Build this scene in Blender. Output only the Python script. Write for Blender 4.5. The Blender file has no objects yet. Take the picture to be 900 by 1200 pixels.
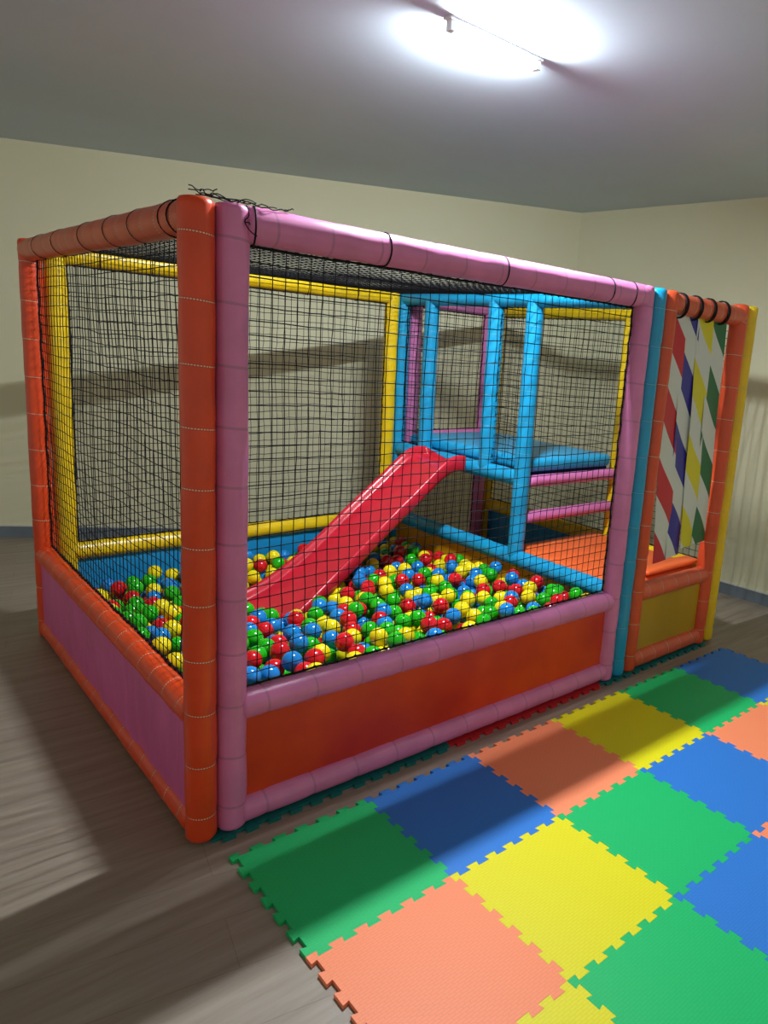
import bpy, bmesh, math, random
from mathutils import Vector, Matrix, noise
random.seed(7)
PI = math.pi
C = bpy.context.scene.collection
W, D, H, H1 = 2.08, 2.063, 2.0, 0.445     # pit frame width, depth, height, middle rail height
XP, XE, XE2, XS = 2.18, 2.28, 2.97, 3.07  # partition, entrance posts, right side frame
TR = 1.95                                 # top rail centre height
RR = 0.049                                # padded tube radius
LAMP = Vector((1.15, 0.18, 2.79))

# ------------------------------------------------------------------ objects
def mesh_obj(name, verts, faces, mats, parent=None, smooth=True, uvs=None, mat_idx=None):
    me = bpy.data.meshes.new(name)
    me.from_pydata([tuple(v) for v in verts], [], faces)
    for m in (mats if isinstance(mats, (list, tuple)) else [mats]):
        me.materials.append(m)
    if uvs is not None:
        l = me.uv_layers.new(name='UVMap')
        flat = []
        for f in uvs:
            for q in f: flat += [q[0], q[1]]
        l.data.foreach_set('uv', flat)
    if smooth: me.polygons.foreach_set('use_smooth', [True]*len(me.polygons))
    if mat_idx is not None: me.polygons.foreach_set('material_index', mat_idx)
    me.update()
    o = bpy.data.objects.new(name, me); C.objects.link(o)
    if parent: o.parent = parent
    return o

def tag(o, label=None, cat=None, group=None, kind=None):
    if label: o['label'] = label
    if cat: o['category'] = cat
    if group: o['group'] = group
    if kind: o['kind'] = kind
    return o

def thing(name, label, cat, loc=(0, 0, 0), group=None):
    o = bpy.data.objects.new(name, None); C.objects.link(o)
    o.location = loc; o.empty_display_size = .1
    return tag(o, label, cat, group)

def put(o, root):
    """parent o (built in world coordinates) under root placed at root.location"""
    o.parent = root
    o.location = Vector(o.location) - Vector(root.location)
    return o

# ------------------------------------------------------------------ materials
def nmat(name):
    m = bpy.data.materials.new(name); m.use_nodes = True
    nt = m.node_tree; b = nt.nodes['Principled BSDF']
    return m, nt, b
def N(nt, typ, **kw):
    n = nt.nodes.new(typ)
    for k, v in kw.items(): setattr(n, k, v)
    return n
def math_n(nt, op, a, b=None, c=None):
    n = N(nt, 'ShaderNodeMath', operation=op)
    for i, v in enumerate((a, b, c)):
        if v is None: continue
        if isinstance(v, (int, float)): n.inputs[i].default_value = v
        else: nt.links.new(v, n.inputs[i])
    return n.outputs[0]
def mix(nt, fac, a, b):
    n = N(nt, 'ShaderNodeMix', data_type='RGBA')
    L = nt.links.new
    if isinstance(fac, (int, float)): n.inputs[0].default_value = fac
    else: L(fac, n.inputs[0])
    for i, v in ((6, a), (7, b)):
        if isinstance(v, tuple): n.inputs[i].default_value = (*v[:3], 1)
        else: L(v, n.inputs[i])
    return n.outputs[2]
def srgb(r, g, b):
    f = lambda c: (c/255/12.92 if c/255 <= .04045 else ((c/255+.055)/1.055)**2.4)
    return (f(r), f(g), f(b))

def vinyl(name, col, stitch=None, seg=.18, rough=.33):
    """padded vinyl sleeve; UV.x = turns round the tube, UV.y = metres along it"""
    m, nt, b = nmat(name); L = nt.links.new
    uv = N(nt, 'ShaderNodeUVMap'); sp = N(nt, 'ShaderNodeSeparateXYZ'); L(uv.outputs[0], sp.inputs[0])
    u, v = sp.outputs[0], sp.outputs[1]
    geo = N(nt, 'ShaderNodeNewGeometry')
    nz = N(nt, 'ShaderNodeTexNoise'); nz.inputs['Scale'].default_value = 9; nz.inputs['Detail'].default_value = 3
    L(geo.outputs['Position'], nz.inputs['Vector'])
    ramp = N(nt, 'ShaderNodeMapRange'); ramp.inputs[1].default_value = .3; ramp.inputs[2].default_value = .7
    L(nz.outputs[0], ramp.inputs[0])
    dark = tuple(c*.84 for c in col)
    base = mix(nt, ramp.outputs[0], dark, col)
    # lengthwise creases
    cv = N(nt, 'ShaderNodeCombineXYZ'); L(math_n(nt, 'MULTIPLY', u, 7.), cv.inputs[0]); L(math_n(nt, 'MULTIPLY', v, 2.2), cv.inputs[1])
    cn = N(nt, 'ShaderNodeTexNoise'); cn.inputs['Scale'].default_value = 1.6; cn.inputs['Detail'].default_value = 2
    L(cv.outputs[0], cn.inputs['Vector'])
    height = cn.outputs[0]
    if stitch:
        wob = math_n(nt, 'MULTIPLY', math_n(nt, 'SINE', math_n(nt, 'MULTIPLY', u, 2*PI)), .004)
        vv = math_n(nt, 'ADD', v, wob)
        fr = math_n(nt, 'FRACT', math_n(nt, 'DIVIDE', vv, seg))
        d = math_n(nt, 'MULTIPLY', math_n(nt, 'ABSOLUTE', math_n(nt, 'SUBTRACT', fr, .5)), seg)
        line = math_n(nt, 'LESS_THAN', d, .0017)
        dash = math_n(nt, 'LESS_THAN', math_n(nt, 'FRACT', math_n(nt, 'MULTIPLY', u, 34.)), .62)
        groove = math_n(nt, 'LESS_THAN', d, .0045)
        base = mix(nt, math_n(nt, 'MULTIPLY', groove, .35), base, tuple(c*.45 for c in col))
        base = mix(nt, math_n(nt, 'MULTIPLY', math_n(nt, 'MULTIPLY', line, dash), .9), base, stitch)
    L(base, b.inputs['Base Color'])
    b.inputs['Roughness'].default_value = rough
    bp = N(nt, 'ShaderNodeBump'); bp.inputs['Strength'].default_value = .25; bp.inputs['Distance'].default_value = .006
    L(height, bp.inputs['Height']); L(bp.outputs[0], b.inputs['Normal'])
    return m

def plain(name, col, rough=.5, spec=.5, bump=None, var=0., scale=8., emit=None):
    m, nt, b = nmat(name); L = nt.links.new
    b.inputs['Roughness'].default_value = rough
    b.inputs['Specular IOR Level'].default_value = spec
    tc = N(nt, 'ShaderNodeTexCoord')
    nz = N(nt, 'ShaderNodeTexNoise'); nz.inputs['Scale'].default_value = scale; nz.inputs['Detail'].default_value = 4
    L(tc.outputs['Object'], nz.inputs['Vector'])
    mr = N(nt, 'ShaderNodeMapRange'); mr.inputs[1].default_value = .3; mr.inputs[2].default_value = .7
    L(nz.outputs[0], mr.inputs[0])
    L(mix(nt, mr.outputs[0], tuple(c*(1-var) for c in col), tuple(min(1, c*(1+var*.4)) for c in col)), b.inputs['Base Color'])
    if bump:
        bp = N(nt, 'ShaderNodeBump'); bp.inputs['Strength'].default_value = bump; bp.inputs['Distance'].default_value = .01
        L(nz.outputs[0], bp.inputs['Height']); L(bp.outputs[0], b.inputs['Normal'])
    return m

ORANGE, PINK = srgb(228, 72, 26), srgb(222, 130, 186)
YELLOW, BLUE = srgb(238, 200, 20), srgb(22, 158, 210)
WHITE_T = srgb(225, 215, 190)
M = {}
M['orange'] = vinyl('orange vinyl sleeve', ORANGE, WHITE_T)
M['orange_pale'] = vinyl('salmon orange vinyl sleeve', srgb(218, 94, 62), WHITE_T, seg=.125)
M['orange_post'] = vinyl('orange vinyl entrance sleeve', srgb(222, 82, 44), WHITE_T)
M['pink'] = vinyl('pink vinyl sleeve', PINK, srgb(160, 125, 150))
M['yellow'] = vinyl('yellow vinyl sleeve', YELLOW, srgb(245, 225, 120))
M['blue'] = vinyl('blue vinyl sleeve', BLUE, srgb(120, 205, 235))
M['rung'] = vinyl('pink rung sleeve', srgb(222, 120, 185))
M['orange_tight'] = vinyl('orange vinyl sleeve with close seams', ORANGE, WHITE_T, seg=.125)

def panel_mat(name, col, crease=.25, rough=.4, blot=.25, blotcol=None):
    m, nt, b = nmat(name); L = nt.links.new
    tc = N(nt, 'ShaderNodeTexCoord')
    mp = N(nt, 'ShaderNodeMapping'); mp.inputs['Scale'].default_value = (14, 14, 2.0)
    L(tc.outputs['Object'], mp.inputs[0])
    a = N(nt, 'ShaderNodeTexNoise'); a.inputs['Scale'].default_value = 1.; a.inputs['Detail'].default_value = 3
    L(mp.outputs[0], a.inputs['Vector'])
    c = N(nt, 'ShaderNodeTexNoise'); c.inputs['Scale'].default_value = 3.2; c.inputs['Detail'].default_value = 3
    L(tc.outputs['Object'], c.inputs['Vector'])
    mr = N(nt, 'ShaderNodeMapRange'); mr.inputs[1].default_value = .35; mr.inputs[2].default_value = .68
    L(c.outputs[0], mr.inputs[0])
    bc = blotcol or tuple(x*(1-blot) for x in col)
    L(mix(nt, mr.outputs[0], col, bc), b.inputs['Base Color'])
    b.inputs['Roughness'].default_value = rough
    bp = N(nt, 'ShaderNodeBump'); bp.inputs['Strength'].default_value = crease; bp.inputs['Distance'].default_value = .02
    L(a.outputs[0], bp.inputs['Height']); L(bp.outputs[0], b.inputs['Normal'])
    return m
M['orange_panel'] = panel_mat('orange sheet vinyl', srgb(222, 66, 20), .1, .4, .2, srgb(196, 40, 18))
M['pink_panel'] = panel_mat('pink sheet vinyl', srgb(212, 96, 160), .45, .4, .12)
M['yellow_panel'] = panel_mat('yellow sheet vinyl', srgb(186, 146, 14), .08, .35, .12)
M['ochre_panel'] = panel_mat('ochre sheet vinyl', srgb(226, 160, 20), .1, .4, .15)
M['blue_panel'] = panel_mat('blue sheet vinyl', srgb(22, 140, 200), .1, .4, .12)
M['blue_mat'] = panel_mat('blue mat vinyl', srgb(30, 168, 222), .12, .3, .12)
M['orange_mat'] = panel_mat('orange mat vinyl', srgb(240, 104, 48), .12, .42, .1)
M['net'] = plain('black net cord', (.006, .006, .008), .75, .2)
M['cord'] = plain('black cord', (.008, .007, .009), .7, .2)
M['foam_bed'] = plain('dark blue foam', srgb(20, 50, 80), .8, .2)
M['slide'] = plain('red moulded plastic', srgb(206, 32, 54), .3, .5, bump=.03, var=.06, scale=5)
M['skirt'] = plain('grey blue skirting', srgb(112, 122, 132), .6, .3, var=.12, scale=6)
M['skirt_top'] = plain('pale skirting edge', srgb(200, 202, 195), .6, .3)
M['lampw'] = plain('white enamel', (.8, .8, .8), .4)

# ------------------------------------------------------------------ padded tubes
def frame_axes(d):
    d = d.normalized()
    ref = Vector((0, 0, 1)) if abs(d.z) < .9 else Vector((1, 0, 0))
    a = ref.cross(d).normalized(); b = d.cross(a).normalized()
    return a, b
def sleeve(name, p0, p1, mat, parent, r=RR, seg=.18, nsides=28, lump=.0013, pinch=.0022, cap=True, sag=0.):
    p0, p1 = Vector(p0), Vector(p1)
    d = p1-p0; L = d.length; a, b = frame_axes(d); d.normalize()
    k = max(2, int(L/.0225)); st = [(i*L/k, 1.) for i in range(k+1)]
    if cap:
        st = [(0, 0.), (0, .55), (.004, .86), (.012, .98)] + [s for s in st if .018 < s[0] < L-.018] + [(L-.012, .98), (L-.004, .86), (L, .55), (L, 0.)]
    verts, uvs, faces = [], [], []
    sd = random.random()*50
    for t, f in st:
        ph = (t/seg) % 1.
        rr = r*f - (pinch*math.exp(-((ph-.5)*seg/.008)**2) if f > .9 else 0)
        c = p0 + d*t - Vector((0, 0, sag*4*(t/L)*(1-t/L)))
        for j in range(nsides):
            an = 2*PI*j/nsides
            w = lump*noise.noise(Vector((math.cos(an)*1.3+sd, math.sin(an)*1.3, t*7)))*2 if f > .9 else 0
            verts.append(c + (a*math.cos(an)+b*math.sin(an))*(rr+w))
    n = nsides
    for i in range(len(st)-1):
        for j in range(n):
            q = (j+1) % n
            faces.append((i*n+j, i*n+q, (i+1)*n+q, (i+1)*n+j))
            uvs.append(((j/n, st[i][0]), ((j+1)/n, st[i][0]), ((j+1)/n, st[i+1][0]), (j/n, st[i+1][0])))
    return mesh_obj(name, verts, faces, mat, parent, uvs=uvs)

class MB:
    def __init__(s): s.v, s.f, s.mi = [], [], []
    def tube(s, pts, r, n=6, closed=False, mi=0):
        pts = [Vector(p) for p in pts]; base = len(s.v); m = len(pts)
        prev = None
        for i, p in enumerate(pts):
            if closed: t = pts[(i+1) % m]-pts[i-1]
            else: t = pts[min(i+1, m-1)]-pts[max(i-1, 0)]
            if t.length < 1e-9: t = Vector((0, 0, 1))
            t.normalize()
            if prev is None: a, b = frame_axes(t)
            else:
                a = prev - t*prev.dot(t)
                a = a.normalized() if a.length > 1e-6 else frame_axes(t)[0]
                b = t.cross(a)
            prev = a
            for j in range(n):
                an = 2*PI*j/n
                s.v.append(p+(a*math.cos(an)+b*math.sin(an))*r)
        for i in range(m if closed else m-1):
            k = (i+1) % m
            for j in range(n):
                q = (j+1) % n
                s.f.append((base+i*n+j, base+i*n+q, base+k*n+q, base+k*n+j)); s.mi.append(mi)
    def box(s, lo, hi):
        b = len(s.v); x0, y0, z0 = lo; x1, y1, z1 = hi
        s.v += [Vector(p) for p in ((x0,y0,z0),(x1,y0,z0),(x1,y1,z0),(x0,y1,z0),(x0,y0,z1),(x1,y0,z1),(x1,y1,z1),(x0,y1,z1))]
        s.f += [tuple(b+i for i in f) for f in ((3,2,1,0),(4,5,6,7),(0,1,5,4),(1,2,6,5),(2,3,7,6),(3,0,4,7))]
        s.mi += [0]*6
    def build(s, name, mat, parent=None, smooth=True):
        return mesh_obj(name, s.v, s.f, mat, parent, smooth, mat_idx=s.mi if s.mi and any(s.mi) else None)

def panel(name, o, u, v, mat, parent, th=.02, nu=30, nv=8, amp=.004):
    """soft sheet panel: origin o, edges u and v, both faces"""
    o, u, v = Vector(o), Vector(u), Vector(v); nrm = u.cross(v).normalized()
    sd = random.random()*20
    verts, faces = [], []
    for s in (1, -1):
        for j in range(nv+1):
            for i in range(nu+1):
                a, b = i/nu, j/nv
                w = amp*noise.noise(Vector((a*u.length*9+sd, b*1.2, 0)))*min(1, 8*min(a, 1-a, b+.08, 1.08-b))
                verts.append(o+u*a+v*b+nrm*(s*th/2+w))
    n = nu+1; off = (nu+1)*(nv+1)
    for j in range(nv):
        for i in range(nu):
            f = (j*n+i, j*n+i+1, (j+1)*n+i+1, (j+1)*n+i)
            faces.append(f); faces.append(tuple(off+k for k in reversed(f)))
    return mesh_obj(name, verts, faces, mat, parent)

CELL = .0425
def net(name, o, u, v, parent, wob=.005, out=.012, sag=0., r=.00175, cell=CELL, rope=True, seed=0, open_edges=()):
    """knotted square-mesh netting between four edges"""
    o, u, v = Vector(o), Vector(u), Vector(v)
    nu, nv = max(2, round(u.length/cell)), max(2, round(v.length/cell))
    nrm = u.cross(v).normalized(); uu, vv = u.normalized(), v.normalized()
    def P(i, j):
        a, b = i/nu, j/nv
        e = min(1, 5*min(a, 1-a, b, 1-b)+.25)
        q = Vector((a*u.length*2.3+seed*7, b*v.length*2.3, seed*3.1))
        q2 = Vector((i*.9+seed, j*.9, 5.))
        w1 = noise.noise(q)*3+noise.noise(q2); w2 = noise.noise(q+Vector((9, 4, 1)))*3+noise.noise(q2+Vector((3, 8, 1)))
        p = o+u*a+v*b + uu*(wob*w1*e) + vv*(wob*w2*e) + nrm*(out*noise.noise(q*.8+Vector((1, 2, 7)))*e)
        p.z -= sag*4*a*(1-a)*4*b*(1-b)
        return p
    G = [[P(i, j) for j in range(nv+1)] for i in range(nu+1)]
    mb = MB()
    for i in range(nu+1): mb.tube(G[i], r, 4)
    for j in range(nv+1): mb.tube([G[i][j] for i in range(nu+1)], r, 4)
    ob = mb.build(name, M['net'], parent)
    if rope:
        rb = MB()
        loop = [G[i][0] for i in range(nu)]+[G[nu][j] for j in range(nv)]+[G[i][nv] for i in range(nu, 0, -1)]+[G[0][j] for j in range(nv, 0, -1)]
        loop = [p+nrm*.002*math.sin(k*1.7)+uu*.0015*math.sin(k*2.3) for k, p in enumerate(loop)]
        rb.tube(loop, .004, 7, closed=True)
        # lacing wound round the edge rope
        for k in range(0, len(loop), 1):
            p = loop[k]; t = (loop[(k+1) % len(loop)]-p).normalized(); a, b = frame_axes(t)
            rb.tube([p+t*.002*q+(a*math.cos(q*1.1)+b*math.sin(q*1.1))*.006 for q in range(7)], .002, 4)
        rb.build('edge_rope', M['cord'], ob)
    return ob

def tie(parent, c, axis, r=RR+.003, th=.0028, turns=1, tilt=.2, name='cord_tie'):
    """cord knotted round a padded rail"""
    c, axis = Vector(c), Vector(axis).normalized(); a, b = frame_axes(axis)
    mb = MB()
    for k in range(turns):
        of = (k-(turns-1)/2)*th*2.2
        mb.tube([c+axis*(of+tilt*r*math.cos(t*2*PI/22))+(a*math.cos(t*2*PI/22)+b*math.sin(t*2*PI/22))*r for t in range(22)], th, 6, closed=True)
    mb.tube([c+b*(-r-.002)+axis*(.01*math.sin(t)) + Vector((0, 0, .004*math.cos(t*2))) for t in range(7)], th*1.3, 6)
    return mb.build(name, M['cord'], parent)

# ------------------------------------------------------------------ room
def tri_wall(name, pts, mat, kind='structure'):
    o = mesh_obj(name, pts, [tuple(range(len(pts)))], mat, smooth=False)
    tag(o, kind=kind); return o
CE = 2.81
cx, cy = 3.93, 2.09                      # corner of the two walls (the back wall is not square to the right wall)
bd = Vector((-.872, .4895, 0)).normalized()
rd = Vector((.068, -1, 0)).normalized()

def wall_mat():
    m, nt, b = nmat('cream emulsion wall'); L = nt.links.new
    geo = N(nt, 'ShaderNodeNewGeometry')
    a = N(nt, 'ShaderNodeTexNoise'); a.inputs['Scale'].default_value = 1.1; a.inputs['Detail'].default_value = 4
    L(geo.outputs['Position'], a.inputs['Vector'])
    L(mix(nt, a.outputs[0], srgb(212, 209, 176), srgb(224, 221, 190)), b.inputs['Base Color'])
    c = N(nt, 'ShaderNodeTexNoise'); c.inputs['Scale'].default_value = 60
    L(geo.outputs['Position'], c.inputs['Vector'])
    bp = N(nt, 'ShaderNodeBump'); bp.inputs['Strength'].default_value = .08; bp.inputs['Distance'].default_value = .003
    L(c.outputs[0], bp.inputs['Height']); L(bp.outputs[0], b.inputs['Normal'])
    b.inputs['Roughness'].default_value = .75
    return m
def floor_mat():
    m, nt, b = nmat('grey brown laminate floor'); L = nt.links.new
    geo = N(nt, 'ShaderNodeNewGeometry')
    mp = N(nt, 'ShaderNodeMapping'); mp.inputs['Rotation'].default_value = (0, 0, .2); mp.inputs['Scale'].default_value = (2.2, 26, 1)
    L(geo.outputs['Position'], mp.inputs[0])
    a = N(nt, 'ShaderNodeTexNoise'); a.inputs['Scale'].default_value = 1.; a.inputs['Detail'].default_value = 6; a.inputs['Roughness'].default_value = .6
    L(mp.outputs[0], a.inputs['Vector'])
    mr = N(nt, 'ShaderNodeMapRange'); mr.inputs[1].default_value = .3; mr.inputs[2].default_value = .7
    L(a.outputs[0], mr.inputs[0])
    br = N(nt, 'ShaderNodeTexBrick'); br.inputs['Scale'].default_value = 1.
    br.inputs['Brick Width'].default_value = 1.2; br.inputs['Row Height'].default_value = .19; br.inputs['Mortar Size'].default_value = .0012
    br.inputs['Color1'].default_value = (1, 1, 1, 1); br.inputs['Color2'].default_value = (.93, .93, .93, 1); br.inputs['Mortar'].default_value = (.72, .7, .68, 1)
    mp2 = N(nt, 'ShaderNodeMapping'); mp2.inputs['Rotation'].default_value = (0, 0, .2)
    L(geo.outputs['Position'], mp2.inputs[0]); L(mp2.outputs[0], br.inputs['Vector'])
    base = mix(nt, mr.outputs[0], srgb(132, 118, 104), srgb(158, 146, 132))
    mm = N(nt, 'ShaderNodeMix', data_type='RGBA', blend_type='MULTIPLY'); mm.inputs[0].default_value = 1
    L(base, mm.inputs[6]); L(br.outputs[0], mm.inputs[7])
    L(mm.outputs[2], b.inputs['Base Color'])
    b.inputs['Roughness'].default_value = .45
    return m
WM, FM = wall_mat(), floor_mat()
CM = plain('pale grey ceiling paint', srgb(198, 212, 224), .85, .2, var=.03, scale=2)
bw0 = Vector((cx, cy, 0)); bw1 = bw0+bd*9.; rw1 = bw0+rd*6.5
tri_wall('wall_back', [bw0, bw1, bw1+Vector((0, 0, CE)), bw0+Vector((0, 0, CE))], WM)
tri_wall('wall_right', [rw1, bw0, bw0+Vector((0, 0, CE)), rw1+Vector((0, 0, CE))], WM)
outline = [bw0, bw1, Vector((-4.2, -4.4, 0)), Vector((4.37, -4.4, 0))]
tri_wall('floor', [p.copy() for p in reversed(outline)], FM)
tri_wall('ceiling', [p+Vector((0, 0, CE)) for p in outline], CM)
def skirting(name, a, b, inward):
    t = (b-a); mb = MB(); h, th = .085, .012
    q = [a, b, b+inward*th, a+inward*th]
    mb.v = [p.copy() for p in q]+[p+Vector((0, 0, h)) for p in q]
    mb.f = [(0, 1, 2, 3), (7, 6, 5, 4), (3, 2, 6, 7), (0, 3, 7, 4), (2, 1, 5, 6)]
    o = mb.build(name, M['skirt'], smooth=False); tag(o, kind='structure')
    m2 = MB(); q = [a, b, b+inward*(th+.002), a+inward*(th+.002)]
    m2.v = [p+Vector((0, 0, h)) for p in q]+[p+Vector((0, 0, h+.008)) for p in q]
    m2.f = [(0, 1, 2, 3), (7, 6, 5, 4), (3, 2, 6, 7)]
    m2.build('skirting_edge', M['skirt_top'], o, smooth=False)
n_b = Vector((-bd.y, bd.x, 0)); n_b = n_b if n_b.y < 0 else -n_b
n_r = Vector((-1, -.068, 0)).normalized()
skirting('baseboard_back', bw0, bw1, n_b)
skirting('baseboard_right', rw1, bw0, n_r)

# ------------------------------------------------------------------ puzzle mats
TS, TH = .5, .012
def foam(name, col):
    m, nt, b = nmat(name); L = nt.links.new
    geo = N(nt, 'ShaderNodeNewGeometry')
    ck = N(nt, 'ShaderNodeTexBrick'); ck.inputs['Scale'].default_value = 1
    ck.inputs['Brick Width'].default_value = .026; ck.inputs['Row Height'].default_value = .009; ck.inputs['Mortar Size'].default_value = .0018
    ck.inputs['Color1'].default_value = (1, 1, 1, 1); ck.inputs['Color2'].default_value = (.9, .9, .9, 1); ck.inputs['Mortar'].default_value = (0, 0, 0, 1)
    L(geo.outputs['Position'], ck.inputs['Vector'])
    bp = N(nt, 'ShaderNodeBump'); bp.inputs['Strength'].default_value = .3; bp.inputs['Distance'].default_value = .0015
    L(ck.outputs[0], bp.inputs['Height']); L(bp.outputs[0], b.inputs['Normal'])
    L(mix(nt, ck.outputs[1], col, tuple(c*.93 for c in col)), b.inputs['Base Color'])
    b.inputs['Roughness'].default_value = .5; b.inputs['Specular IOR Level'].default_value = .35
    return m
FO = {'green': foam('green eva foam', srgb(14, 184, 104)), 'blue': foam('blue eva foam', srgb(42, 120, 208)),
      'orange': foam('orange eva foam', srgb(250, 142, 100)), 'yellow': foam('yellow eva foam', srgb(226, 216, 20)),
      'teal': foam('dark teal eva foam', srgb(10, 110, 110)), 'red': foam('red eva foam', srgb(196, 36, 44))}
def tooth_profile():
    pts = [(0., 0.)]; n, d, ov = 6, .019, .0045
    per = (TS-.02)/n; t = .01
    for k in range(n):
        a = t+per*.25; b2 = t+per*.75
        pts += [(a+ov*.6, 0), (a-ov*.6, d), (b2+ov*.6, d), (b2-ov*.6, 0)]
        t += per
    pts.append((TS, 0.)); return pts
TP = tooth_profile()
def foam_tile(x0, y0, colour, label, x_full=TS, y_full=TS, g=.0004):
    """origin = near-left corner; teeth stick out on the +x and -y sides"""
    out = []
    out += [Vector((t, -d+g, 0)) for t, d in TP]                                  # near side, teeth outwards
    out += [Vector((TS+d-g, t, 0)) for t, d in TP][1:]                            # right side, teeth outwards
    out += [Vector((t, TS-d-g, 0)) for t, d in reversed(TP)][1:]                  # far side, slots
    out += [Vector((d+g, t, 0)) for t, d in reversed(TP)][1:-1]                   # left side, slots
    n = len(out)
    bm = bmesh.new()
    vs = [bm.verts.new(p) for p in out]
    f = bm.faces.new(vs)
    r = bmesh.ops.extrude_face_region(bm, geom=[f])
    for e in r['geom']:
        if isinstance(e, bmesh.types.BMVert): e.co.z += TH
    bmesh.ops.recalc_face_normals(bm, faces=bm.faces)
    me = bpy.data.meshes.new('foam_mat'); bm.to_mesh(me); bm.free()
    me.materials.append(FO[colour])
    o = bpy.data.objects.new('foam_mat', me); C.objects.link(o)
    o.location = (x0, y0, .0005)
    tag(o, label, 'mat', 'interlocking foam floor mats')
    return o
X0, YR = .03, -.145
SEQ = ['green', 'blue', 'orange', 'yellow']
L1 = ['green foam mat at the near corner post, between bare floor and a blue mat',
      'blue foam mat along the pink front frame, between a green and an orange mat',
      'orange foam mat along the pink front frame, between a blue and a yellow mat',
      'yellow foam mat along the pink front frame, between an orange and a green mat',
      'green foam mat directly before the striped-curtain entrance',
      'blue foam mat beyond the entrance, beside bare floor near the right wall']
L2 = ['orange foam mat in the second row, at its left end beside bare floor',
      'yellow foam mat in the second row, against the near side of the first-row blue mat',
      'green foam mat in the second row, against the near side of the first-row orange mat',
      'blue foam mat in the second row, against the near side of the first-row yellow mat',
      'orange foam mat in the second row, against the near side of the green entrance mat',
      'yellow foam mat in the second row, at its far right end']
L3 = ['yellow foam mat in the third row from the frame, on its left end',
      'green foam mat in the third row, on the near side of the second-row yellow mat',
      'blue foam mat in the third row, on the near side of the second-row green mat',
      'orange foam mat in the third row, on the near side of the second-row blue mat',
      'yellow foam mat in the third row, on the near side of the second-row orange mat',
      'green foam mat in the third row, at its far right end']
for row, (labs, c) in enumerate(((L1, 0), (L2, 2), (L3, 3))):
    for k in range(6):
        colour = SEQ[(k+c) % 4]
        if row == 2: colour = labs[k].split()[0]
        foam_tile(X0+k*TS, YR-TS*(row+1), colour, labs[k])
for k in range(1, 6):
    foam_tile(X0+k*TS, YR-TS*4, SEQ[(k+1) % 4], ['', 'orange foam mat in the fourth row from the frame, nearest the left edge',
              'yellow foam mat in the fourth row, second from the left edge', 'green foam mat in the fourth row, third from the left edge',
              'blue foam mat in the fourth row, fourth from the left edge', 'orange foam mat in the fourth row, at its right end'][k])
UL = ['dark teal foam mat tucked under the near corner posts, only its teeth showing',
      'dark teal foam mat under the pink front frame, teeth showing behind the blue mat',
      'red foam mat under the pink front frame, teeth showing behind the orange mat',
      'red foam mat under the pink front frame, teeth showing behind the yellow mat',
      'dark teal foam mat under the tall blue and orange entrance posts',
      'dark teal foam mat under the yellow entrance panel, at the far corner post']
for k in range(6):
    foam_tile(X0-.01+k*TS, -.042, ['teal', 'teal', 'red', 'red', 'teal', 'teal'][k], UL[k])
Z0 = TH+.001          # the padded frames stand on the foam

# ------------------------------------------------------------------ frames
def post(x, y, m, par, z0=Z0, z1=H, r=RR, name='post'):
    return sleeve(name, (x, y, z0), (x, y, z1), m, par, r)
zl = Z0+RR            # low rail centre
# left side frame, orange
f = thing('padded_frame', 'orange padded side frame with pink lower panel and net, by the bare floor', 'frame')
post(0, 0, M['orange'], f); post(0, D, M['orange'], f, z0=.001)
sleeve('top_rail', (0, .0, TR), (0, D+.02, TR), M['orange_pale'], f, r=.051, seg=.125)
sleeve('middle_rail', (0, .02, H1), (0, D-.02, H1), M['orange_tight'], f, seg=.125)
sleeve('bottom_rail', (0, .02, zl), (0, D-.02, zl-.01), M['orange_tight'], f, seg=.125)
panel('lower_panel', (-.02, .04, zl), (0, D-.08, 0), (0, 0, H1-zl), M['pink_panel'], f, amp=.008, nu=60)
net('net', (.022, .05, H1+.048), (0, D-.10, 0), (0, 0, TR-H1-.09), f, seed=1, wob=.006, out=.02)
for k, y in enumerate((.06, .13, .42, .68, 1.0, 1.4, 1.75)):
    tie(f, (0, y, TR), (0, 1, 0), r=.0525, th=.0022 if k < 2 else .0013, tilt=.35 if k < 2 else .15)
# front frame, pink
f = thing('padded_frame', 'pink padded front frame with orange lower panel and net, along the foam mats', 'frame', (.1, 0, 0))
def fr(o): return put(o, f)
fr(post(.1, 0, M['pink'], f)); fr(post(W, 0, M['pink'], f))
fr(sleeve('top_rail', (.13, 0, TR), (W-.01, 0, TR), M['pink'], f, r=.053, seg=.2))
fr(sleeve('middle_rail', (.12, 0, H1), (W-.02, 0, H1), M['pink'], f, r=.05))
fr(sleeve('bottom_rail', (.12, 0, zl), (W-.02, 0, zl), M['pink'], f, r=.048))
fr(panel('lower_panel', (.12, .0, zl), (W-.14, 0, 0), (0, 0, H1-zl), M['orange_panel'], f, amp=.004, nu=50))
fr(net('net', (.153, .018, H1+.052), (W-.205, 0, 0), (0, 0, TR-H1-.108), f, seed=2, wob=.004, out=.015))
for x, t in ((.165, .3), (.62, .1), (1.16, .2), (1.8, .1), (1.98, .5)):
    fr(tie(f, (x, 0, TR), (1, 0, 0), r=.0545, th=.0026, tilt=t))
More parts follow.
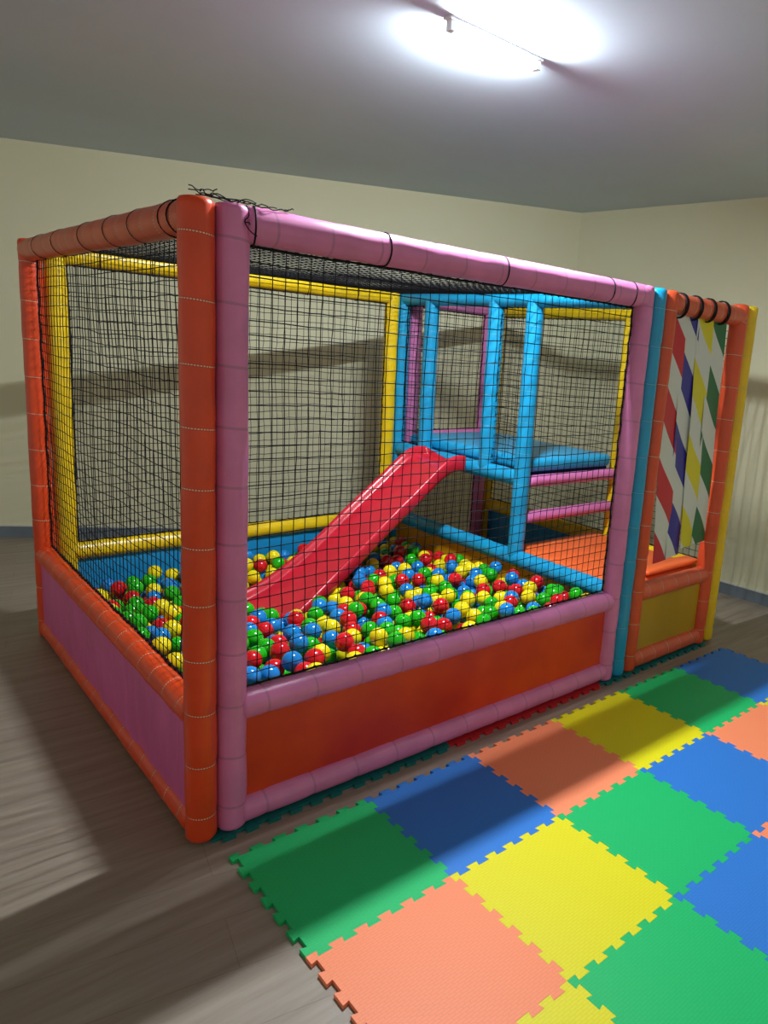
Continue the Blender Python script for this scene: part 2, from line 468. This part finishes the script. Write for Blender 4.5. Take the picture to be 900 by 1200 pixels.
# back frame of the pit, yellow
f = thing('padded_frame', 'yellow padded back frame with blue lower panel and net, behind the slide', 'frame', (.1, D, 0))
fr(post(.1, D, M['yellow'], f, z0=.001)); fr(post(W, D, M['yellow'], f, z0=.001))
fr(sleeve('top_rail', (.13, D, TR), (W-.02, D, TR), M['yellow'], f))
fr(sleeve('middle_rail', (.12, D, H1), (W-.02, D, H1), M['yellow'], f))
fr(sleeve('bottom_rail', (.12, D, .05), (W-.02, D, .05), M['yellow'], f))
fr(panel('lower_panel', (.12, D, .06), (W-.14, 0, 0), (0, 0, H1-.06), M['blue_panel'], f))
fr(net('net', (.152, D-.01, H1+.05), (W-.205, 0, 0), (0, 0, TR-H1-.1), f, seed=3))
for x in (.3, .55, .8, 1.05, 1.45, 1.8):
    fr(tie(f, (x, D, TR), (1, 0, 0), th=.0022))
# partition, blue
YB = (.807, 1.125, 1.747)
f = thing('padded_frame', 'blue padded partition frame with ochre lower panel, between ball pit and platform', 'frame', (XP, 0, 0))
fr(post(XP, 0, M['blue'], f)); fr(post(XP, D, M['blue'], f, z0=.001))
fr(sleeve('post', (XP, YB[0], H1), (XP, YB[0], TR), M['blue'], f))
for y in YB[1:]: fr(sleeve('post', (XP, y, .93), (XP, y, TR), M['blue'], f))
fr(sleeve('top_rail', (XP, .03, TR), (XP, D-.03, TR), M['blue'], f))
fr(sleeve('middle_rail', (XP, .03, H1), (XP, D-.03, H1), M['blue'], f))
fr(sleeve('bottom_rail', (XP, .03, .066), (XP, D-.03, .066), M['blue'], f))
fr(sleeve('platform_rail', (XP, YB[0]+.02, .925), (XP, D-.03, .925), M['blue'], f))
fr(panel('lower_panel', (XP, .04, .06), (0, D-.08, 0), (0, 0, H1-.06), M['ochre_panel'], f))
fr(net('net', (XP, YB[1]-.045, .98), (0, -(YB[1]-YB[0]-.09), 0), (0, 0, TR-.98-.05), f, seed=4))
fr(net('net', (XP, D-.05, .98), (0, -(D-YB[2]-.1), 0), (0, 0, TR-.98-.05), f, seed=5))
# back frame behind the platform, pink
f = thing('padded_frame', 'pink padded back frame like a window behind the blue platform', 'frame', (XE, D, 0))
fr(post(XE, D, M['pink'], f, z0=.001)); fr(post(XE2, D, M['pink'], f, z0=.001))
fr(sleeve('top_rail', (XE+.02, D, TR), (XE2-.02, D, TR), M['pink'], f))
fr(sleeve('middle_rail', (XE+.02, D, 1.0), (XE2-.02, D, 1.0), M['pink'], f))
fr(sleeve('bottom_rail', (XE+.02, D, .05), (XE2-.02, D, .05), M['pink'], f))
fr(net('net', (XE+.05, D, 1.05), (XE2-XE-.1, 0, 0), (0, 0, TR-1.1), f, seed=6))
fr(net('net', (XE+.05, D, .1), (XE2-XE-.1, 0, 0), (0, 0, .85), f, seed=7))
# entrance frame, orange
f = thing('padded_frame', 'orange padded entrance frame with yellow lower panel and black straps on its top rail', 'frame', (XE, 0, 0))
fr(post(XE, 0, M['orange_post'], f)); fr(post(XE2, 0, M['orange_post'], f))
fr(sleeve('top_rail', (XE+.0, 0, TR-.005), (XE2+.01, 0, TR-.015), M['orange_pale'], f, r=.052))
fr(sleeve('middle_rail', (XE+.02, 0, H1), (XE2-.02, 0, H1), M['orange_pale'], f, seg=.125))
fr(sleeve('bottom_rail', (XE+.02, 0, zl), (XE2-.02, 0, zl), M['orange_pale'], f, seg=.125))
fr(panel('lower_panel', (XE+.02, 0, zl), (XE2-XE-.04, 0, 0), (0, 0, H1-zl), M['yellow_panel'], f))
# right side frame, yellow
f = thing('padded_frame', 'yellow padded side frame with net, on the side facing the right wall', 'frame', (XS, 0, 0))
fr(post(XS, 0, M['yellow'], f)); fr(post(XS, D, M['yellow'], f, z0=.001)); fr(sleeve('post', (XS, .82, H1), (XS, .82, TR), M['yellow'], f, r=.034))
fr(sleeve('top_rail', (XS, .02, TR), (XS, D-.02, TR), M['yellow'], f))
fr(sleeve('middle_rail', (XS, .02, H1), (XS, D-.02, H1), M['yellow'], f))
fr(sleeve('bottom_rail', (XS, .02, .06), (XS, D-.02, .06), M['yellow'], f))
fr(panel('lower_panel', (XS, .04, .06), (0, D-.08, 0), (0, 0, H1-.06), M['blue_panel'], f))
fr(net('net', (XS, D-.05, H1+.05), (0, -(D-.9), 0), (0, 0, TR-H1-.1), f, seed=8))
fr(net('net', (XS, .78, H1+.05), (0, -.73, 0), (0, 0, TR-H1-.1), f, seed=9))

# roof netting
rn = thing('roof_net', 'black roof netting stretched across the top of the ball pit', 'net', (.05, .05, 1.9))
put(net('netting', (.05, .03, 1.975), (W+.08, 0, 0), (0, D-.03, 0), rn, sag=.03, seed=11, wob=.006), rn)
mb = MB()                                  # frayed cord ends tied at the corner
def squiggle(a, b, n=14, amp=.012, r=.0017, loops=0.):
    a, b = Vector(a), Vector(b); s = random.random()*30; pts = []
    for i in range(n+1):
        t = i/n; q = Vector((t*4+s, s, 0))
        p = a.lerp(b, t)+Vector((noise.noise(q), noise.noise(q+Vector((5, 5, 0))), noise.noise(q+Vector((9, 1, 3)))))*amp*2*math.sin(min(1, 3*t)*PI/2)
        p += Vector((math.cos(t*loops*2*PI)-1, 0, math.sin(t*loops*2*PI)))*amp*.8
        pts.append(p)
    mb.tube(pts, r, 5)
zt = H+.004
for a, b, am, lp in (((-.03, -.03, zt+.018), (.03, -.02, zt+.004), .006, 0), ((-.02, .0, zt+.012), (.1, -.02, zt+.003), .006, 0),
                     ((.0, -.03, zt+.006), (.05, -.03, zt+.02), .006, 1), ((.03, -.02, zt+.003), (.16, -.04, zt+.003), .005, 1.5),
                     ((.08, -.03, zt+.002), (.13, -.055, zt-.06), .008, 0), ((.12, -.03, zt), (.22, -.03, zt+.004), .006, 1),
                     ((.15, -.045, zt-.005), (.27, -.02, zt+.006), .006, 1), ((.12, -.052, zt-.01), (.15, -.058, zt-.09), .008, 1),
                     ((.0, .0, zt+.002), (.12, .0, zt+.002), .003, 0), ((.02, -.01, zt+.003), (.15, -.01, zt+.003), .003, 3),
                     ((.0, -.02, zt+.003), (.16, -.03, zt+.003), .004, 2), ((.25, -.02, zt+.004), (.28, -.02, zt+.010), .003, 0)):
    squiggle(a, b, amp=am, loops=lp)
put(mb.build('frayed_cord', M['cord'], rn), rn)
rn2 = thing('roof_net', 'black roof netting over the platform and entrance, behind the blue partition', 'net', (XE, .05, 1.9))
put(net('netting', (XE, .03, 1.975), (XS-XE-.05, 0, 0), (0, D-.03, 0), rn2, sag=.01, seed=12), rn2)

# ------------------------------------------------------------------ soft mats and rungs behind the partition
def pad(name, lo, hi, mat, rad=.03, parent=None, dz=0., seg=5, puff=.006):
    bm = bmesh.new(); bmesh.ops.create_cube(bm, size=1)
    lo, hi = Vector(lo), Vector(hi); c = (lo+hi)/2; s = hi-lo
    for v in bm.verts: v.co = Vector((v.co.x*s.x, v.co.y*s.y, v.co.z*s.z))
    bmesh.ops.bevel(bm, geom=list(bm.edges), offset=rad, segments=seg, profile=.5, affect='EDGES')
    bmesh.ops.subdivide_edges(bm, edges=[e for e in bm.edges if e.calc_length() > .15], cuts=6, use_grid_fill=True)
    for v in bm.verts:
        fx, fy = 1-abs(v.co.x/(s.x/2))**4, 1-abs(v.co.y/(s.y/2))**4
        if v.co.z > 0: v.co.z += puff*max(0, fx)*max(0, fy) + dz*(v.co.y/s.y)
    me = bpy.data.meshes.new(name); bm.to_mesh(me); bm.free(); me.materials.append(mat)
    me.polygons.foreach_set('use_smooth', [True]*len(me.polygons))
    o = bpy.data.objects.new(name, me); C.objects.link(o); o.location = c
    if parent: put(o, parent)
    return o
t = thing('platform', 'blue padded platform at the top of the red slide', 'platform', (2.6, 1.43, .94))
pad('cushion', (XP+.055, YB[0]+.0, .955), (XS-.055, D-.055, 1.035), M['blue_mat'], .032, t)
pad('board', (XP+.055, YB[0]+.035, .90), (XS-.055, D-.055, .954), M['foam_bed'], .008, t)
for z, lab in ((.905, 'pink padded ladder rung just under the blue platform edge'), (.685, 'pink padded ladder rung between the platform and the orange mat')):
    o = sleeve('rung', (XP+.052, YB[0], z), (XS-.036, YB[0], z), M['rung'], None, r=.036, lump=.0005, pinch=0)
    tag(o, lab, 'rung', 'ladder rungs up to the platform')
o = pad('soft_mat', (XP+.055, .06, Z0), (XS-.055, .9, .485), M['orange_mat'], .035, dz=.02)
tag(o, 'thick orange soft mat on the entrance floor beneath the ladder rungs', 'mat')
o = pad('soft_mat', (XP+.30, .058, .488), (XE2+.03, .16, .515), M['orange_mat'], .012)
tag(o, 'thin folded orange pad lying just inside the entrance sill', 'mat')

# ------------------------------------------------------------------ hanging strips
def strip_mat(name, col):
    m, nt, b = nmat(name); L = nt.links.new
    uv = N(nt, 'ShaderNodeUVMap'); sp = N(nt, 'ShaderNodeSeparateXYZ'); L(uv.outputs[0], sp.inputs[0])
    s = math_n(nt, 'ADD', sp.outputs[1], math_n(nt, 'MULTIPLY', sp.outputs[0], -1.25))
    fr_ = math_n(nt, 'FRACT', math_n(nt, 'DIVIDE', s, .40))
    k = math_n(nt, 'GREATER_THAN', fr_, .5)
    L(mix(nt, k, srgb(205, 212, 212), col), b.inputs['Base Color'])
    b.inputs['Roughness'].default_value = .4
    return m
def strip(x0, x1, yt, yb, ztop, zbot, col, phase, label, shift, twist):
    root = thing('hanging_strip', label, 'strip', ((x0+x1)/2, 0, TR), 'diagonally striped strips hanging in the entrance')
    nu, nv = 8, 48; verts, faces, uvs = [], [], []
    w = x1-x0
    for s in (0, 1):
        for j in range(nv+1):
            b = j/nv; z = ztop+(zbot-ztop)*b
            for i in range(nu+1):
                a = i/nu
                an = twist*b
                cx_ = (x0+x1)/2+shift*b; cy_ = yt+(yb-yt)*b
                bow = .004*math.sin(a*PI)*math.sin(b*5+phase)+.003*math.sin(b*11+a*3+phase)
                verts.append(Vector((cx_+(a-.5)*w*math.cos(an), cy_+(a-.5)*w*math.sin(an)+bow+s*.0015, z)))
    n = nu+1; off = n*(nv+1)
    for s in (0, 1):
        for j in range(nv):
            for i in range(nu):
                f_ = [j*n+i, (j+1)*n+i, (j+1)*n+i+1, j*n+i+1]
                u_ = [(i/nu*w, -j/nv*(ztop-zbot)+phase), (i/nu*w, -(j+1)/nv*(ztop-zbot)+phase), ((i+1)/nu*w, -(j+1)/nv*(ztop-zbot)+phase), ((i+1)/nu*w, -j/nv*(ztop-zbot)+phase)]
                u_ = [(-q[0], q[1]) for q in u_]
                if s: f_ = [off+k for k in reversed(f_)]; u_ = u_[::-1]
                faces.append(tuple(f_)); uvs.append(u_)
    put(mesh_obj('striped_sheet', verts, faces, strip_mat(label.split()[0]+' striped pvc', col), root, uvs=uvs), root)
    mb = MB(); xc = (x0+x1)/2
    for q in range(6):
        xx = xc+.008+(q-2.5)*.0035
        mb.tube([(xx+.25*.052*math.cos(t_*2*PI/24), .058*math.cos(t_*2*PI/24), TR-.012+.060*math.sin(t_*2*PI/24)) for t_ in range(24)], .0034, 5, closed=True)
    put(mb.build('strap', M['cord'], root), root)
strip(2.295, 2.45, -.004, -.02, 1.895, .60, srgb(196, 24, 48), .32, 'red and white striped strip hanging in the entrance, nearest the blue post', .085, .06)
strip(2.43, 2.58, .0, -.012, 1.90, .61, srgb(38, 32, 150), .14, 'navy and white striped strip hanging between the red and yellow strips', .075, .08)
strip(2.56, 2.71, -.004, -.016, 1.895, .65, srgb(214, 204, 20), .20, 'yellow and white striped strip hanging between the navy and green strips', .075, .06)
strip(2.69, 2.85, .0, -.008, 1.895, .655, srgb(10, 104, 62), .19, 'green and white striped strip hanging in the entrance, nearest the orange right post', .07, .05)

# ------------------------------------------------------------------ slide
SA = math.radians(180); sdv = Vector((math.cos(SA), math.sin(SA), 0)); slv = Vector((-sdv.y, sdv.x, 0))  # lateral
S0 = Vector((2.125, 1.452, 0))
prof = [(0, .990), (.05, 1.008), (.1, 1.004), (.15, .985), (.2, .95), (.3, .868), (.4, .787), (.5, .71), (.6, .632), (.7, .547), (.8, .464), (.9, .388), (1.0, .322), (1.1, .262), (1.2, .218), (1.3, .188), (1.39, .172)]
LW = .84
def pz(s):
    s = max(0, min(s, prof[-1][0]))
    for (a, za), (b, zb) in zip(prof, prof[1:]):
        if a <= s <= b: return za+(zb-za)*(s-a)/(b-a)
    return prof[-1][1]
def smooth_pz(s): return sum(pz(s+k*.02) for k in range(-3, 4))/7
sec = [(-.255, -.10), (-.268, -.03), (-.262, -.004), (-.245, .003), (-.225, -.006), (-.212, -.035), (-.200, -.052), (-.188, -.05), (-.172, -.062), (-.10, -.068), (0, -.070)]
sec = sec + [(-a, b) for a, b in reversed(sec[:-1])]
under = [(.245, -.10), (.235, -.045), (.205, -.075), (.0, -.083), (-.205, -.075), (-.235, -.045), (-.245, -.10)]
ring = sec+under
verts, faces = [], []
ns = 60
for i in range(ns+1):
    s = prof[-1][0]*i/ns
    wv = LW*(1+.02*min(1, s))
    top = smooth_pz(s)
    flat = 0.           # the lip is rounded and shallower
    endf = max(0, (s-1.27)/.12)
    fl = max(0., min(1., (s-.85)/.5)); fl = fl*fl*(3-2*fl)
    for a, b in ring:
        a = a*(1+(.42 if a > 0 else .06)*fl)
        bb = b*(1-.25*flat)*(1-.35*endf)
        p = S0+sdv*s+slv*(a*wv)
        verts.append(Vector((p.x, p.y, top+bb-.0*flat)))
m = len(ring)
for i in range(ns):
    for j in range(m):
        q = (j+1) % m
        faces.append((i*m+j, (i+1)*m+j, (i+1)*m+q, i*m+q))
faces.append(tuple(range(m))); faces.append(tuple(ns*m+j for j in reversed(range(m))))
sl = mesh_obj('slide', verts, faces, M['slide'])
tag(sl, 'red plastic slide running from the blue platform down into the ball pit', 'slide')
md = sl.modifiers.new('s', 'SUBSURF'); md.levels = 1; md.render_levels = 1

# ------------------------------------------------------------------ balls
BR = .040
BC = [('red', srgb(214, 22, 34)), ('yellow', srgb(244, 220, 20)), ('green', srgb(30, 176, 22)), ('blue', srgb(24, 132, 210))]
def ball_mat(nm, c):
    m, nt, b = nmat(nm+' ball plastic'); b.inputs['Base Color'].default_value = (*c, 1)
    b.inputs['Roughness'].default_value = .16
    b.inputs['Subsurface Weight'].default_value = 0
    b.inputs['Coat Weight'].default_value = .2
    tc = N(nt, 'ShaderNodeTexCoord'); nz = N(nt, 'ShaderNodeTexNoise'); nz.inputs['Scale'].default_value = 14
    nt.links.new(tc.outputs['Object'], nz.inputs['Vector'])
    nt.links.new(mix(nt, nz.outputs[0], tuple(x*.92 for x in c), c), b.inputs['Base Color'])
    return m
BM = [ball_mat(n, c) for n, c in BC]
def surf(x, y):
    s = .475-.07*y+.04*math.exp(-((x-1.0)/.4)**2-((y-1.9)/.22)**2)
    s += .02*noise.noise(Vector((x*2.2, y*2.2, 3)))
    if x < .7: s -= .07*(.7-x)*max(0, y-.7)/1.3
    d = Vector((x, y, 0))-S0; a, l = d.dot(sdv), d.dot(slv)
    s -= .185*math.exp(-((a-1.25)/.27)**2-((l-.08)/.40)**2)
    return s
def slide_under(x, y):
    d = Vector((x, y, 0))-S0; s, l = d.dot(sdv), d.dot(slv)
    if -.05 < s < 1.45 and -.275 < l < .275+.12*max(0, min(1, (s-.8)/.45)): return smooth_pz(s)-.105
    return None
cells = {}
balls = []
def near(x, y):
    i, j = int(x/.08), int(y/.08)
    for a in (i-1, i, i+1):
        for b in (j-1, j, j+1):
            for q in cells.get((a, b), ()): yield q
rnd = random.Random(21)
def landing(x, y):
    z = max(surf(x, y)-.17, Z0+BR+.012)
    for (bx, by, bz) in near(x, y):
        d2 = (x-bx)**2+(y-by)**2
        if d2 < 4*BR*BR: z = max(z, bz+math.sqrt(4*BR*BR-d2))
    return z
xa, xb, ya, yb = .07, XP-.055-BR, .075, D-.055-BR
xa = .06+BR
fails = 0
while fails < 900:
    best = None
    for _ in range(9):
        x, y = rnd.uniform(xa, xb), rnd.uniform(ya+.01, yb)
        z = landing(x, y)
        if best is None or z-surf(x, y) < best[2]-surf(best[0], best[1]): best = (x, y, z)
    x, y, z = best
    lim = surf(x, y)
    un = slide_under(x, y)
    if un is not None: lim = min(lim, un-.004)
    if z+BR > lim+.012: fails += 1; continue
    balls.append(best); cells.setdefault((int(x/.08), int(y/.08)), []).append(best)
# a few lying on the foot of the slide
for s, l in ((1.35, -.10), (1.30, .13), (1.37, .03)):
    p = S0+sdv*s+slv*l
    z = smooth_pz(s)-.045+BR
    if all((p.x-q[0])**2+(p.y-q[1])**2+(z-q[2])**2 > (1.9*BR)**2 for q in near(p.x, p.y)):
        b_ = (p.x, p.y, z); balls.append(b_); cells.setdefault((int(p.x/.08), int(p.y/.08)), []).append(b_)
CAM = Vector((-.8138, -2.1440, 1.6485))
def exposure(b):
    c = Vector(b); d = CAM-c
    # hidden behind the front or side lower panels
    if d.y < 0:
        t_ = -c.y/d.y; p = c+d*t_
        if p.x > 0 and p.z < H1+.03: return 0
        if p.x > W: return 0
    if d.x < 0:
        t_ = -c.x/d.x; p = c+d*t_
        if 0 < p.y < D and p.z < H1+.03 and t_ < 1: return 0
    dn = d.normalized(); side = dn.cross(Vector((0, 0, 1))).normalized(); up = side.cross(dn)
    vis = 0
    for a, e in ((0, 0), (.6, 0), (-.6, 0), (0, .65), (0, -.5), (.45, .45), (-.45, .45)):
        o = c+dn*BR*math.sqrt(1-a*a-e*e)+side*a*BR+up*e*BR; ok = True
        for k in range(1, 5):
            pt = o+dn*.04*k
            for q in near(pt.x, pt.y):
                if q == b: continue
                if (Vector(q)-pt).length < BR*.98: ok = False; break
            if not ok: break
        un = None
        if ok:
            for k in range(1, 16):
                pt = o+dn*.08*k
                un = slide_under(pt.x, pt.y)
                if un is not None and un-.02 < pt.z < un+.1: ok = False; break
        vis += ok
    return vis/7/(d.length**2)
exp_ = sorted(((exposure(b), b) for b in balls), reverse=True)
top = [b for e, b in exp_[:300]]
rest = [b for e, b in exp_[300:]]
def ico(sub):
    bm = bmesh.new(); bmesh.ops.create_icosphere(bm, subdivisions=sub, radius=BR)
    v = [x.co.copy() for x in bm.verts]; f_ = [tuple(x.index for x in fc.verts) for fc in bm.faces]; bm.free(); return v, f_
v3, f3 = ico(4)
protos = {}
PAL = {}
where = {'red': 'glossy red plastic ball lying among the others in the ball pit', 'yellow': 'glossy yellow plastic ball lying among the others in the ball pit',
         'green': 'glossy green plastic ball lying among the others in the ball pit', 'blue': 'glossy blue plastic ball lying among the others in the ball pit'}
def pick(): return rnd.choices(range(4), (24, 27, 28, 21))[0]
for b in top:
    k = pick()
    if k not in protos:
        o = mesh_obj('play_ball', v3, f3, BM[k]); protos[k] = o
        tag(o, where[BC[k][0]], 'ball', BC[k][0]+' balls in the ball pit')
    else:
        o = protos[k].copy(); C.objects.link(o)
    o.location = b
v2, f2 = ico(3)
vv, ff, mi = [], [], []
for b in rest:
    k = pick(); base = len(vv); c = Vector(b)
    vv += [p+c for p in v2]; ff += [tuple(base+i for i in f_) for f_ in f2]; mi += [k]*len(f2)
o = mesh_obj('play_balls', vv, ff, BM, mat_idx=mi)
tag(o, 'remaining coloured plastic balls filling the back and lower layers of the ball pit', 'balls', 'balls in the ball pit', 'stuff')
# foam bed carrying the balls
gn = 24; verts, faces = [], []
bx0, bx1, by0, by1 = .055, XP-.05, .055, D-.03
for j in range(gn+1):
    for i in range(gn+1):
        x, y = bx0+(bx1-bx0)*i/gn, by0+(by1-by0)*j/gn
        verts.append((x, y, max(surf(x, y)-.178-BR, Z0+.004)))
for j in range(gn):
    for i in range(gn):
        a = j*(gn+1)+i; faces.append((a, a+1, a+gn+2, a+gn+1))
top_n = len(verts)
rim = [i for i in range(gn+1)]+[(j)*(gn+1)+gn for j in range(1, gn+1)]+[gn*(gn+1)+i for i in range(gn-1, -1, -1)]+[j*(gn+1) for j in range(gn-1, 0, -1)]
for i in rim: verts.append((verts[i][0], verts[i][1], Z0))
for k in range(len(rim)):
    q = (k+1) % len(rim); faces.append((rim[k], top_n+k, top_n+q, rim[q]))
o = mesh_obj('foam_bed', verts, faces, M['foam_bed'], smooth=False)
tag(o, 'dark blue foam bed on the floor of the ball pit beneath the balls', 'foam bed')

# ------------------------------------------------------------------ lamp on the ceiling
TL = .4; TX, TY, TZ = 1.2, .168, CE-.030
lt = thing('tube_lamp', 'short white fluorescent tube lamp flush on the ceiling above the ball pit', 'lamp', (TX, TY, CE))
mb = MB(); mb.box((-TL/2-.04, -.022, -.010), (TL/2+.04, .022, -.0005))
for sx in (-1, 1): mb.box((sx*(TL/2+.02)-.012, -.016, -.046), (sx*(TL/2+.02)+.012, .016, -.010))
mb.build('housing', M['lampw'], lt, smooth=False)
em, nt, b = nmat('lit fluorescent tube'); b.inputs['Base Color'].default_value = (.9, .9, .9, 1)
b.inputs['Emission Color'].default_value = (.88, .96, 1, 1); b.inputs['Emission Strength'].default_value = 900.
mb = MB(); mb.tube([(-TL/2, 0, -.030), (TL/2, 0, -.030)], .014, 10)
mb.build('tube', em, lt)
ld = bpy.data.lights.new('tube lamp light', 'AREA'); ld.shape = 'RECTANGLE'; ld.size = .36; ld.size_y = .03
ld.energy = 62; ld.color = (.90, .97, 1.0)
lo = bpy.data.objects.new('tube_lamp_light', ld); C.objects.link(lo); lo.location = (TX, TY, CE-.048)
ld = bpy.data.lights.new('added front right fill light', 'AREA'); ld.shape = 'DISK'; ld.size = .5  # weak soft fill added to brighten the right side, no fixture behind it
ld.energy = 6; ld.color = (.95, .98, 1.0)
lo = bpy.data.objects.new('added_front_right_fill_light', ld); C.objects.link(lo); lo.location = (2.9, -2.2, CE-.03)

w = bpy.data.worlds.new('room ambience'); bpy.context.scene.world = w; w.use_nodes = True
bg = w.node_tree.nodes['Background']; bg.inputs[0].default_value = (1.0, .92, .76, 1); bg.inputs[1].default_value = .50

# ------------------------------------------------------------------ camera
cam = bpy.data.cameras.new('camera'); co = bpy.data.objects.new('camera', cam); C.objects.link(co)
f_px, yaw, pitch, roll = 850.697, .767933, .2017528, .0770819
fwd = Vector((math.sin(yaw)*math.cos(pitch), math.cos(yaw)*math.cos(pitch), -math.sin(pitch)))
right = Vector((math.cos(yaw), -math.sin(yaw), 0)); up = right.cross(fwd)
r2 = right*math.cos(roll)+up*math.sin(roll); u2 = up*math.cos(roll)-right*math.sin(roll)
co.matrix_world = Matrix(((r2.x, u2.x, -fwd.x, CAM.x), (r2.y, u2.y, -fwd.y, CAM.y), (r2.z, u2.z, -fwd.z, CAM.z), (0, 0, 0, 1)))
cam.sensor_fit = 'HORIZONTAL'; cam.sensor_width = 36; cam.lens = f_px/900*36
cam.shift_x = -138.5255/900; cam.shift_y = -13.9594/900
cam.clip_start = .05; cam.clip_end = 60
sc = bpy.context.scene; sc.camera = co
sc.view_settings.view_transform = 'Standard'; sc.view_settings.look = 'None'
sc.view_settings.exposure = 0; sc.view_settings.gamma = 1
sc.cycles.max_bounces = 6; sc.cycles.diffuse_bounces = 4
print('balls', len(balls))
